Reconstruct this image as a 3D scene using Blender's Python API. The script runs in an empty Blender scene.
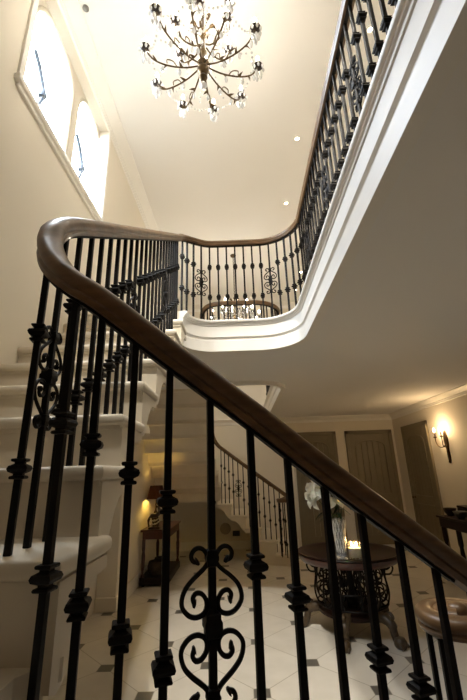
import bpy, bmesh, math, random
from mathutils import Vector, Matrix
from mathutils.geometry import tessellate_polygon
random.seed(7)
PI = math.pi
S = bpy.context.scene
COL = S.collection
V = Vector

# ------------------------------------------------------------------ materials
def principled(name, col, rough=.5, metal=0., spec=.5, bump=0., bscale=60., var=0., vscale=3., trans=0., ior=1.45,
               emit=None, estr=0., stretch=None, col2=None, coat=0., sub=0.):
    m = bpy.data.materials.new(name); m.use_nodes = True
    nt = m.node_tree; b = nt.nodes['Principled BSDF']
    b.inputs['Base Color'].default_value = (*col, 1)
    b.inputs['Roughness'].default_value = rough
    b.inputs['Metallic'].default_value = metal
    b.inputs['Specular IOR Level'].default_value = spec
    b.inputs['IOR'].default_value = ior
    b.inputs['Transmission Weight'].default_value = trans
    b.inputs['Coat Weight'].default_value = coat
    b.inputs['Coat Roughness'].default_value = .12
    if sub:
        b.inputs['Subsurface Weight'].default_value = sub
        b.inputs['Subsurface Radius'].default_value = (.03, .02, .01)
    if emit:
        b.inputs['Emission Color'].default_value = (*emit, 1)
        b.inputs['Emission Strength'].default_value = estr
    if bump or var:
        tc = nt.nodes.new('ShaderNodeTexCoord'); mp = nt.nodes.new('ShaderNodeMapping')
        nt.links.new(tc.outputs['Object'], mp.inputs[0])
        if stretch: mp.inputs['Scale'].default_value = stretch
    if bump:
        n = nt.nodes.new('ShaderNodeTexNoise'); n.inputs['Scale'].default_value = bscale
        n.inputs['Detail'].default_value = 4
        nt.links.new(mp.outputs[0], n.inputs['Vector'])
        bp = nt.nodes.new('ShaderNodeBump'); bp.inputs['Strength'].default_value = bump
        bp.inputs['Distance'].default_value = .004
        nt.links.new(n.outputs['Fac'], bp.inputs['Height']); nt.links.new(bp.outputs[0], b.inputs['Normal'])
    if var:
        n = nt.nodes.new('ShaderNodeTexNoise'); n.inputs['Scale'].default_value = vscale
        n.inputs['Detail'].default_value = 5
        nt.links.new(mp.outputs[0], n.inputs['Vector'])
        r = nt.nodes.new('ShaderNodeValToRGB')
        c2 = col2 or tuple(c * (1 - var) for c in col)
        r.color_ramp.elements[0].position = .3; r.color_ramp.elements[1].position = .7
        r.color_ramp.elements[0].color = (*c2, 1); r.color_ramp.elements[1].color = (*col, 1)
        nt.links.new(n.outputs['Fac'], r.inputs[0]); nt.links.new(r.outputs[0], b.inputs['Base Color'])
    return m

M = {}
M['wall'] = principled('wall_paint', (.76, .70, .59), .75, bump=.05, bscale=90, var=.03, vscale=1.5)
M['ceiling'] = principled('ceiling_paint', (.84, .82, .785), .8, bump=.03, bscale=80, var=.015, vscale=1)
M['trim'] = principled('trim_paint', (.84, .81, .75), .4, bump=.03, bscale=40, var=.02, vscale=4)
M['dim_wall'] = principled('unseen_wall_dark', (.16, .105, .06), .5, var=.35, vscale=6, stretch=(1, 1, .2))  # dark tone made up for the unseen near wall, to cut its bounce light
M['window_paint'] = principled('window_cream_paint', (.60, .54, .44), .5, bump=.03, bscale=40)
M['stone'] = principled('step_stone', (.70, .63, .51), .5, bump=.05, bscale=70, var=.05, vscale=6)
M['upper_floor'] = principled('landing_stone', (.70, .63, .50), .4, bump=.04, bscale=40, var=.05, vscale=3)
M['iron'] = principled('wrought_iron', (.0055, .0038, .0030), .55, spec=.22, bump=.15, bscale=120)
M['rail_wood'] = principled('polished_walnut', (.18, .098, .042), .40, bump=.04, bscale=60, var=.5, vscale=9, stretch=(1, 1, 5),
                            coat=.12)
M['dark_wood'] = principled('mahogany', (.020, .008, .005), .4, spec=.2, var=.5, vscale=14, stretch=(1, 1, .2))
M['red_wood'] = principled('red_mahogany', (.075, .018, .009), .35, var=.45, vscale=14, stretch=(1, 1, .2), coat=.3)
M['door'] = principled('olive_door_paint', (.20, .165, .105), .5, var=.08, vscale=8, bump=.05, bscale=40)
M['bronze'] = principled('antique_bronze', (.10, .062, .03), .38, metal=.9, var=.4, vscale=30)
M['gilt'] = principled('aged_gilt', (.13, .085, .038), .4, metal=.8, var=.35, vscale=40)
M['claw'] = principled('carved_gilt_wood', (.085, .055, .028), .45, var=.5, vscale=30)
M['wax'] = principled('candle_wax', (.88, .80, .62), .5, sub=.4)
M['sleeve'] = principled('candle_sleeve', (.85, .80, .68), .5)
M['glass'] = principled('clear_glass', (.95, .97, .97), .04, trans=.95, ior=1.3)
M['cut_glass'] = principled('cut_glass', (.92, .95, .97), .05, trans=.8, ior=1.45, bump=.8, bscale=55)
M['crystal'] = principled('lead_crystal', (.97, .96, .94), .06, trans=.35, ior=1.5, spec=.9)
M['petal'] = principled('lily_petal', (.90, .90, .82), .5, var=.05, vscale=30, sub=.2)
M['bud'] = principled('lily_bud', (.58, .62, .33), .5, var=.25, vscale=18)
M['leaf'] = principled('dark_leaf', (.03, .07, .025), .45, var=.3, vscale=20)
M['shade'] = principled('pleated_shade', (.05, .02, .010), .9, var=.3, vscale=40, stretch=(1, 1, .1))
M['black'] = principled('black_iron_paint', (.012, .011, .012), .45)
M['pewter'] = principled('pewter', (.30, .29, .27), .32, metal=.9, var=.3, vscale=30)
M['darkpot'] = principled('dark_bronze_ware', (.05, .035, .028), .35, metal=.4, var=.3, vscale=20)
M['basket'] = principled('woven_basket', (.05, .032, .018), .8, bump=.6, bscale=70, var=.5, vscale=40)
M['ivory'] = principled('ivory_ceramic', (.66, .58, .42), .35, var=.2, vscale=20)
M['socket'] = principled('socket_plate', (.035, .028, .02), .4, metal=.3)
M['grille'] = principled('speaker_grille', (.34, .30, .22), .6, bump=.3, bscale=200)
M['catch'] = principled('window_iron', (.045, .06, .085), .6)
M['bulb'] = principled('warm_bulb', (1, .9, .7), .4, emit=(1, .92, .79), estr=160)
M['sbulb'] = principled('sconce_bulb', (1, .9, .7), .4, emit=(1, .66, .32), estr=60)
M['flame'] = principled('candle_flame', (1, .8, .5), .4, emit=(1, .62, .24), estr=45)
M['spot'] = principled('spot_lens', (1, .95, .85), .4, emit=(1, .80, .52), estr=40)
M['lampbulb'] = principled('lamp_bulb', (1, .9, .7), .4, emit=(1, .62, .16), estr=60)

def tile_material():
    m = bpy.data.materials.new('limestone_tiles'); m.use_nodes = True
    nt = m.node_tree; L = nt.links.new; b = nt.nodes['Principled BSDF']
    tc = nt.nodes.new('ShaderNodeTexCoord'); sp = nt.nodes.new('ShaderNodeSeparateXYZ')
    L(tc.outputs['Object'], sp.inputs[0])
    def mth(op, a, b_=None, c=None):
        n = nt.nodes.new('ShaderNodeMath'); n.operation = op
        for i, v in enumerate((a, b_, c)):
            if v is None: continue
            if isinstance(v, (int, float)): n.inputs[i].default_value = v
            else: L(v, n.inputs[i])
        return n.outputs[0]
    p = .64; r2 = math.sqrt(.5)
    x, y = sp.outputs['X'], sp.outputs['Y']
    u = mth('MULTIPLY', mth('ADD', x, y), r2); v = mth('MULTIPLY', mth('SUBTRACT', x, y), r2)
    u = mth('DIVIDE', mth('SUBTRACT', u, 1.915), p); v = mth('DIVIDE', mth('SUBTRACT', v, -3.06), p)
    du = mth('MULTIPLY', mth('SUBTRACT', u, mth('ROUND', u)), p)
    dv = mth('MULTIPLY', mth('SUBTRACT', v, mth('ROUND', v)), p)
    dx = mth('ABSOLUTE', mth('MULTIPLY', mth('ADD', du, dv), r2))
    dy = mth('ABSOLUTE', mth('MULTIPLY', mth('SUBTRACT', du, dv), r2))
    dm = mth('MAXIMUM', dx, dy)
    dot = mth('LESS_THAN', dm, .062)
    ring = mth('MULTIPLY', mth('LESS_THAN', dm, .067), mth('GREATER_THAN', dm, .062))
    grout = mth('LESS_THAN', mth('MINIMUM', mth('ABSOLUTE', du), mth('ABSOLUTE', dv)), .0035)
    grout = mth('MAXIMUM', mth('MULTIPLY', grout, mth('SUBTRACT', 1, dot)), ring)
    wn = nt.nodes.new('ShaderNodeTexNoise'); wn.inputs['Scale'].default_value = 5; wn.inputs['Detail'].default_value = 6
    L(tc.outputs['Object'], wn.inputs['Vector'])
    cb = nt.nodes.new('ShaderNodeCombineXYZ'); L(mth('FLOOR', u), cb.inputs[0]); L(mth('FLOOR', v), cb.inputs[1])
    wh = nt.nodes.new('ShaderNodeTexWhiteNoise'); L(cb.outputs[0], wh.inputs['Vector'])
    rmp = nt.nodes.new('ShaderNodeValToRGB')
    rmp.color_ramp.elements[0].position = .25; rmp.color_ramp.elements[0].color = (.57, .53, .46, 1)
    rmp.color_ramp.elements[1].position = .75; rmp.color_ramp.elements[1].color = (.69, .65, .58, 1)
    L(mth('ADD', mth('MULTIPLY', wn.outputs['Fac'], .7), mth('MULTIPLY', wh.outputs['Value'], .3)), rmp.inputs[0])
    def mix(f, a, c):
        n = nt.nodes.new('ShaderNodeMix'); n.data_type = 'RGBA'; L(f, n.inputs[0])
        if isinstance(a, tuple): n.inputs[6].default_value = a
        else: L(a, n.inputs[6])
        n.inputs[7].default_value = c
        return n.outputs[2]
    c = mix(grout, rmp.outputs[0], (.36, .32, .25, 1))
    c = mix(dot, c, (.11, .10, .085, 1))
    L(c, b.inputs['Base Color'])
    b.inputs['Roughness'].default_value = .38
    bp = nt.nodes.new('ShaderNodeBump'); bp.inputs['Strength'].default_value = .25; bp.inputs['Distance'].default_value = .003
    L(mth('SUBTRACT', 1, grout), bp.inputs['Height']); L(bp.outputs[0], b.inputs['Normal'])
    return m
M['tiles'] = tile_material()

def pane_material():
    m = bpy.data.materials.new('window_glass'); m.use_nodes = True
    nt = m.node_tree; nt.nodes.remove(nt.nodes['Principled BSDF'])
    out = nt.nodes['Material Output']
    t = nt.nodes.new('ShaderNodeBsdfTransparent'); t.inputs[0].default_value = (.97, .98, .98, 1)
    g = nt.nodes.new('ShaderNodeBsdfGlossy'); g.inputs['Roughness'].default_value = .03
    mx = nt.nodes.new('ShaderNodeMixShader')
    mx.inputs[0].default_value = .06; nt.links.new(t.outputs[0], mx.inputs[1]); nt.links.new(g.outputs[0], mx.inputs[2])
    nt.links.new(mx.outputs[0], out.inputs[0])
    return m
M['pane'] = pane_material()

# ------------------------------------------------------------------ helpers
def obj(name, bm, mat, parent=None, loc=None, smooth=None, world=False):
    """link bm as one mesh object. world=True: verts are in world coordinates (moved into the parent's frame)"""
    if world and parent is not None: bmesh.ops.translate(bm, verts=bm.verts, vec=-parent_loc(parent))
    bmesh.ops.recalc_face_normals(bm, faces=bm.faces)
    me = bpy.data.meshes.new(name); bm.to_mesh(me); bm.free()
    if smooth is not None:
        me.shade_smooth()
        if smooth < 180: me.set_sharp_from_angle(angle=math.radians(smooth))
    me.materials.append(M[mat] if isinstance(mat, str) else mat)
    o = bpy.data.objects.new(name, me); COL.objects.link(o)
    if parent: o.parent = parent
    if loc is not None: o.location = loc
    return o
def parent_loc(p):
    v = V((0, 0, 0))
    while p: v += p.location; p = p.parent
    return v
def thing(name, label, cat, loc=(0, 0, 0), rz=0, group=None):
    o = bpy.data.objects.new(name, None); COL.objects.link(o); o.empty_display_size = .05
    o.location = loc; o.rotation_euler = (0, 0, rz); tag(o, label, cat, group); return o
def tag(o, label, cat, group=None):
    o['label'] = label; o['category'] = cat
    if group: o['group'] = group
    return o
def struct(name, bm, mat, smooth=None):
    o = obj(name, bm, mat, smooth=smooth); o['kind'] = 'structure'; return o
def inst(o, parent, loc=(0, 0, 0), rz=0):
    c = o.copy(); COL.objects.link(c); c.parent = parent; c.location = loc; c.rotation_euler = (0, 0, rz); return c
def copy_tree(o, parent=None):
    c = o.copy(); COL.objects.link(c)
    if parent: c.parent = parent
    for ch in list(o.children): copy_tree(ch, c)
    return c

def box(bm, x0, x1, y0, y1, z0, z1, bevel=0):
    vs = [bm.verts.new((x, y, z)) for z in (z0, z1) for y in (y0, y1) for x in (x0, x1)]
    fs = [bm.faces.new([vs[i] for i in f]) for f in ((0, 2, 3, 1), (4, 5, 7, 6), (0, 1, 5, 4), (2, 6, 7, 3), (0, 4, 6, 2), (1, 3, 7, 5))]
    if bevel:
        es = list({e for f in fs for e in f.edges})
        bmesh.ops.bevel(bm, geom=es, offset=bevel, segments=2, affect='EDGES', profile=.5)
    return bm
def caps(bm, lo, hi):
    if len(lo) < 5: bm.faces.new(lo[::-1]); bm.faces.new(hi); return
    for q in tessellate_polygon([[v.co.copy() for v in lo]]):
        bm.faces.new([lo[i] for i in q]); bm.faces.new([hi[i] for i in q[::-1]])
def prism(bm, poly, axis, a, b):
    """poly: list of 2-D points extruded between a and b on the axis"""
    def P(p, t):
        if axis == 'z': return (p[0], p[1], t)
        if axis == 'x': return (t, p[0], p[1])
        return (p[0], t, p[1])
    lo = [bm.verts.new(P(p, a)) for p in poly]; hi = [bm.verts.new(P(p, b)) for p in poly]
    n = len(poly)
    for i in range(n): bm.faces.new((lo[i], lo[(i + 1) % n], hi[(i + 1) % n], hi[i]))
    caps(bm, lo, hi)
    return bm
def lathe(bm, prof, n=16, c=(0, 0, 0), rot=0, sx=1, sy=1):
    rings = []
    for r, z in prof:
        if r < 1e-6: rings.append([bm.verts.new((c[0], c[1], c[2] + z))])
        else: rings.append([bm.verts.new((c[0] + sx * r * math.cos(2 * PI * i / n + rot), c[1] + sy * r * math.sin(2 * PI * i / n + rot), c[2] + z)) for i in range(n)])
    for A, B in zip(rings, rings[1:]):
        for i in range(n):
            j = (i + 1) % n
            if len(A) == 1 and len(B) == 1: continue
            if len(A) == 1: bm.faces.new((A[0], B[i], B[j]))
            elif len(B) == 1: bm.faces.new((A[i], A[j], B[0]))
            else: bm.faces.new((A[i], A[j], B[j], B[i]))
    if len(rings[0]) > 1: bm.faces.new(rings[0][::-1])
    if len(rings[-1]) > 1: bm.faces.new(rings[-1])
    return bm
def tube(bm, pts, r, n=6, cap=True):
    pts = [V(p) for p in pts]; N = len(pts)
    rr = r if isinstance(r, (list, tuple)) else [r] * N
    t0 = (pts[1] - pts[0]).normalized()
    up = V((0, 0, 1)) if abs(t0.z) < .9 else V((1, 0, 0))
    s = t0.cross(up).normalized()
    rings = []
    for i in range(N):
        t = (pts[min(i + 1, N - 1)] - pts[max(i - 1, 0)]).normalized()
        s = (s - t * s.dot(t)).normalized(); u = t.cross(s)
        rings.append([bm.verts.new(pts[i] + (s * math.cos(2 * PI * k / n) + u * math.sin(2 * PI * k / n)) * rr[i]) for k in range(n)])
    for A, B in zip(rings, rings[1:]):
        for k in range(n): bm.faces.new((A[k], A[(k + 1) % n], B[(k + 1) % n], B[k]))
    if cap: bm.faces.new(rings[0][::-1]); bm.faces.new(rings[-1])
    return bm
def sweep(bm, pts, prof, cap=True, side=None):
    """sweep an upright profile [(outward to the right of travel, up)] along pts (kept vertical)"""
    pts = [V(p) for p in pts]; N = len(pts); rings = []
    for i in range(N):
        t = pts[min(i + 1, N - 1)] - pts[max(i - 1, 0)]
        h = V((t.x, t.y, 0)).normalized(); s = V((h.y, -h.x, 0))
        u = s.cross(t.normalized()) if side is None else V((0, 0, 1))
        rings.append([bm.verts.new(pts[i] + s * a + u * b) for a, b in prof])
    n = len(prof)
    for A, B in zip(rings, rings[1:]):
        for k in range(n): bm.faces.new((A[k], A[(k + 1) % n], B[(k + 1) % n], B[k]))
    if cap: bm.faces.new(rings[0][::-1]); bm.faces.new(rings[-1])
    return bm
def catmull(P, k=8):
    P = [V(p) for p in P]; out = []
    for i in range(len(P) - 1):
        a = P[max(i - 1, 0)]; b = P[i]; c = P[i + 1]; d = P[min(i + 2, len(P) - 1)]
        for j in range(k):
            t = j / k
            out.append(.5 * ((2 * b) + (c - a) * t + (2 * a - 5 * b + 4 * c - d) * t * t + (-a + 3 * b - 3 * c + d) * t ** 3))
    out.append(P[-1]); return out
def arc(cx, cy, r, a0, a1, n):
    return [(cx + r * math.cos(math.radians(a0 + (a1 - a0) * i / n)), cy + r * math.sin(math.radians(a0 + (a1 - a0) * i / n))) for i in range(n + 1)]
def B(): return bmesh.new()

# ------------------------------------------------------------------ key dimensions (camera is the origin)
R, G = .206, .2912                       # rise, going
Y0, Z0 = 1.208, .033                     # nosing of tread 0 of the wall flight
ZF, ZL = Z0 - 8 * R, Z0 + 7 * R          # hall floor, landing
ZH, ZC = 1.20, 4.25                      # hall ceiling, upper ceiling
YM = 8.7                                 # mirror: y -> YM - y
XW, XR, YN, YB = -1.5, 3.65, -.36, 9.1
def mir(p): return (p[0], YM - p[1]) + tuple(p[2:])

# ------------------------------------------------------------------ room shell
bm = B(); box(bm, -1.95, XR, YN, YB, ZF - .12, ZF); struct('floor', bm, 'tiles')
bm = B(); box(bm, -1.7, XR, YN, YB, ZC, ZC + .1); struct('ceiling', bm, 'ceiling')
edge = [(-.47, 3.245)] + arc(-.22, 3.25, .25, 180, 90, 10)[1:] + arc(.23, 3.15, .35, 90, 0, 14) + [(.58, YN)]
EI = [(p[0], p[1]) for p in edge]
def inset(pts, d):                       # offset away from the well
    out = []
    for i, p in enumerate(pts):
        a = V(pts[max(i - 1, 0)]); b = V(pts[min(i + 1, len(pts) - 1)]); t = (b - a).normalized()
        out.append((p[0] - t.y * d, p[1] + t.x * d))
    return out
inn = inset(edge, .075)
inn[0] = (-.545, 3.245); 
slab = [(XR, YN), (XR, YB)] + [mir(p) for p in inn[::-1]] + [(XW, YM - 3.245), (XW, 3.245)] + inn
bm = B(); prism(bm, slab, 'z', ZH + .02, ZL); struct('floor.001', bm, 'upper_floor')
bm = B(); prism(bm, slab, 'z', ZH, ZH + .02); struct('ceiling.001', bm, 'ceiling')
# fascia of the landing and gallery: nosing, frieze, groove, lower band
fprof = [(-.08, ZL), (-.004, ZL), (.006, ZL - .006), (.008, ZL - .018), (.003, ZL - .027), (-.010, ZL - .030), (-.012, ZL - .040), (-.022, ZL - .046), (-.026, ZL - .058), (-.034, ZL - .062),
         (-.036, 1.30), (-.052, 1.29), (-.056, 1.272), (-.044, 1.262), (-.05, 1.152), (-.12, 1.152), (-.12, ZH + .01), (-.08, ZH + .01)]
for k, f in enumerate((lambda p: p, mir)):
    bm = B(); pts = [f((p[0], p[1], 0)) for p in edge]
    if k == 0: prof = [(a, b) for a, b in fprof]
    else: prof = [(-a, b) for a, b in fprof]
    sweep(bm, pts, prof, side='up'); struct('trim_%d' % (k + 1), bm, 'trim', smooth=40)

# left wall: upstairs plane with the window recess, lower wall with an alcove under the landing
wy0, wy1, wz0, wz1 = 1.92, 3.50, 2.72, 4.05
bm = B()
t = .1
box(bm, XW - t, XW, YN, wy0, ZF, ZC); box(bm, XW - t, XW, wy0, 3.4, ZF, wz0); box(bm, XW - t, XW, 3.4, wy1, ZH, wz0)
box(bm, XW - t, XW, wy0, wy1, wz1, ZC); box(bm, XW - t, XW, wy1, YB, ZH, ZC)
struct('wall_left', bm, 'wall')
bm = B()
box(bm, -2.0, -1.9, 3.3, 5.5, ZF, ZH + .02); box(bm, -2.0, XW - t, 3.3, 3.4, ZF, ZH + .02)
box(bm, -2.0, -1.65, 5.5, YB, ZF, ZH + .02)
struct('wall_left.001', bm, 'wall')
bm = B(); box(bm, -1.9, -1.5, 3.4, 5.5, ZH, ZH + .1); box(bm, -1.65, -1.5, 5.5, YB, ZH, ZH + .02); struct('ceiling.002', bm, 'ceiling')
# pilaster where the alcove ends
bm = B(); box(bm, -1.9, -1.64, 5.38, 5.5, ZF, ZH, .01); box(bm, -1.9, -1.625, 5.36, 5.5, ZF, ZF + .16, .008)
struct('trim_3', bm, 'wall')
bm = B(); box(bm, -1.9, -1.88, 3.45, 4.3, ZF + .35, .2, .006); box(bm, -1.9, -1.88, 4.45, 5.25, ZF + .35, .2, .006); struct('trim_4', bm, 'wall')
bm = B(); box(bm, -2.0, XR + .1, YN - .1, YN, ZF, 3.0); struct('wall_near', bm, 'dim_wall')  # unseen wall, darkened up to here so less light bounces on the near risers
bm = B(); box(bm, -2.0, XR + .1, YN - .1, YN, 3.0, ZC); struct('wall_near.001', bm, 'wall')
bm = B(); box(bm, -2.0, XR + .1, YB, YB + .1, ZF, ZC); struct('wall_back', bm, 'wall')
bm = B(); box(bm, XR, XR + .1, YN, YB, ZF, ZC); struct('wall_right', bm, 'wall')
# baseboards
bm = B(); box(bm, -1.5, 1.2, YB - .025, YB, ZF, ZF + .17, .006); struct('baseboard_back', bm, 'trim')
bm = B(); box(bm, -1.65, -1.63, 5.55, YB, ZF, ZF + .17, .006); struct('baseboard_left', bm, 'trim')
bm = B(); box(bm, XR - .025, XR, YN, 7.3, ZF, ZF + .17, .006); struct('baseboard_right', bm, 'trim')
# cornices: upper ceiling and hall ceiling
cprof = [(0, 0), (.105, 0), (.105, -.018), (.09, -.026), (.07, -.05), (.035, -.085), (.024, -.10), (.024, -.125), (.012, -.13), (.012, -.16), (0, -.17)]
def cornice(name, p0, p1, mat='trim', sc=1.0):
    bm = B(); d = (V(p1) - V(p0)).normalized(); sweep(bm, [p0, p1], [(a * sc, b * sc) for a, b in cprof], side='up'); return struct(name, bm, mat, smooth=30)
cornice('trim_5', (XW, YN, ZC), (XW, YB, ZC), sc=1.25); cornice('trim_6', (XW, YB, ZC), (XR, YB, ZC)); cornice('trim_7', (XR, YB, ZC), (XR, YN, ZC))
cornice('trim_8', (-1.65, YB, ZH), (XR, YB, ZH), sc=.8); cornice('trim_9', (XR, YB, ZH), (XR, YN, ZH), sc=.8)

# ------------------------------------------------------------------ arched windows in the recess
XG = -1.63
def archpts(y0, y1, zb, zs, rise, n=20):
    c = (y0 + y1) / 2; h = (y1 - y0) / 2
    return [(y0, zb)] + [(c - h * math.cos(PI * i / n), zs + rise * math.sin(PI * i / n)) for i in range(n + 1)] + [(y1, zb)]
bays = [(2.05, 2.83), (2.91, 3.58)]
# frame board with two arched holes, built as strips between each arch and the board's edge
bm = B()
ya, yb_, zt = 1.86, 3.68, 4.24
cuts = [ya] + [v for b in bays for v in b] + [yb_]
for i in range(0, len(cuts), 2): box(bm, XG - .03, XG + .03, cuts[i], cuts[i + 1], wz0 - .02, zt)
for (b0, b1) in bays:
    top = archpts(b0, b1, 2.75, 3.70, .40)[1:-1]
    prism(bm, top + [(b1, zt), (b0, zt)], 'x', XG - .03, XG + .03)
    box(bm, XG - .03, XG + .03, b0, b1, wz0 - .02, 2.75)
struct('trim_10', bm, 'window_paint')
# reveal lining (behind the wall plane) and projecting sill
bm = B()
box(bm, XG + .03, XW + .004, wy0 - .03, wy0 + .01, wz0, wz1 + .03); box(bm, XG + .03, XW + .004, wy1 - .01, wy1 + .03, wz0, wz1 + .03)
box(bm, XG + .03, XW + .004, wy0 + .01, wy1 - .01, wz1 - .01, wz1 + .03)
struct('trim_11', bm, 'window_paint')
bm = B(); box(bm, XG + .03, XW + .045, wy0 - .07, wy1 + .05, wz0 - .05, wz0 + .004, .008); box(bm, XW, XW + .025, wy0 - .04, wy1 + .03, wz0 - .085, wz0 - .05, .005)
struct('trim_12', bm, 'trim')
bm = B()                                        # thin architrave round the recess
box(bm, XW, XW + .02, wy0 - .05, wy0, wz0, wz1); box(bm, XW, XW + .02, wy1, wy1 + .05, wz0, wz1); box(bm, XW, XW + .02, wy0 - .05, wy1 + .05, wz1, wz1 + .05)
struct('trim_13', bm, 'trim')
for i, (b0, b1) in enumerate(bays):
    w = bpy.data.objects.new('window_%d' % (i + 1), None); COL.objects.link(w); w['kind'] = 'structure'
    w.location = (XG, (b0 + b1) / 2, 2.75)
    bm = B(); op = archpts(b0 + .05, b1 - .05, 2.80, 3.81, .26, 20)
    pts = [(XG + .012, p[0], p[1]) for p in archpts(b0 + .02, b1 - .02, 2.77, 3.70, .38, 20)]
    tube(bm, pts + [pts[0], pts[1]], .022, 8); obj('frame', bm, 'window_paint', w, smooth=60, world=True)
    bm = B(); prism(bm, archpts(b0, b1, 2.75, 3.70, .40), 'x', XG - .004, XG + .004); obj('pane', bm, 'pane', w, world=True)
    bm = B()                                    # curved dark stay outside with a knot
    c0 = b0 + .20
    tube(bm, catmull([(XG - .05, c0 + .0, 3.58), (XG - .05, c0 + .10, 3.49), (XG - .05, c0 + .19, 3.36), (XG - .05, c0 + .19, 3.23), (XG - .05, c0 + .11, 3.03), (XG - .05, c0 + .02, 2.84)], 6), .02, 6)
    lathe(bm, [(0, -.045), (.035, -.03), (.042, 0), (.035, .03), (0, .045)], 8, (XG - .05, c0 + .19, 3.29))
    obj('stay_bar', bm, 'catch', w, smooth=50, world=True)

# ------------------------------------------------------------------ doors
def door(name, cx, plane, cz, w, h, rz):
    """leaf faces local -y; origin at the foot"""
    d = bpy.data.objects.new(name, None); COL.objects.link(d); d['kind'] = 'structure'
    d.location = (cx, plane, cz); d.rotation_euler = (0, 0, rz)
    a = .085
    bm = B()
    for x0, x1, z0, z1 in ((-w / 2, -w / 2 + a, 0, h), (w / 2 - a, w / 2, 0, h), (-w / 2, w / 2, h - a, h)):
        box(bm, x0, x1, -.05, -.002, z0, z1, .008)
    obj('door_frame', bm, 'door', d)
    lw = w / 2 - a
    leaf = B(); nb = 7; bw = 2 * lw / nb
    for i in range(nb): box(leaf, -lw + i * bw + .002, -lw + (i + 1) * bw - .002, -.022, -.002, .01, h - a, .004)
    lf = obj('door_leaf', leaf, 'door', d)
    bm = B(); st = .12
    iw = lw - st; zs = h - a - .30; rise = .15; zb = .98; zt2 = h - a
    box(bm, -lw, -iw, -.036, -.022, .01, zt2, .004); box(bm, iw, lw, -.036, -.022, .01, zt2, .004)
    top = [(-iw * math.cos(PI * i / 16), zs + rise * math.sin(PI * i / 16)) for i in range(17)]
    prism(bm, top + [(iw, zt2), (-iw, zt2)], 'y', -.036, -.022)
    box(bm, -iw, iw, -.036, -.022, zb - .10, zb + .06, .004); box(bm, -iw, iw, -.036, -.022, .01, .2, .004)
    obj('stile_frame', bm, 'door', d)
    bm = B()
    pts = [(x, -.038, z) for x, z in [(-iw, zb + .06)] + top + [(iw, zb + .06)]]
    tube(bm, pts + pts[:1], .010, 6); pts = [(-iw, -.038, .2), (-iw, -.038, zb - .1), (iw, -.038, zb - .1), (iw, -.038, .2)]
    tube(bm, pts + pts[:1], .010, 6); obj('moulding', bm, 'door', d, smooth=50)
    bm = B(); lathe(bm, [(0, 0), (.026, 0), (.026, .006), (.01, .012), (.01, .03), (.026, .04), (.028, .052), (.018, .066), (0, .068)], 12)
    bmesh.ops.rotate(bm, verts=bm.verts, matrix=Matrix.Rotation(PI / 2, 3, 'X'))
    obj('handle', bm, 'gilt', d, loc=(-lw + .06, -.036, 1.0), smooth=40)
    return d
DH = .84 - ZF
door('door_1', 1.76, YB, ZF, 1.0, DH, 0)
door('door_2', 3.03, YB, ZF, 1.1, DH, 0)
door('door_3', XR, 7.99, ZF, 1.16, DH, -PI / 2)

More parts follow.
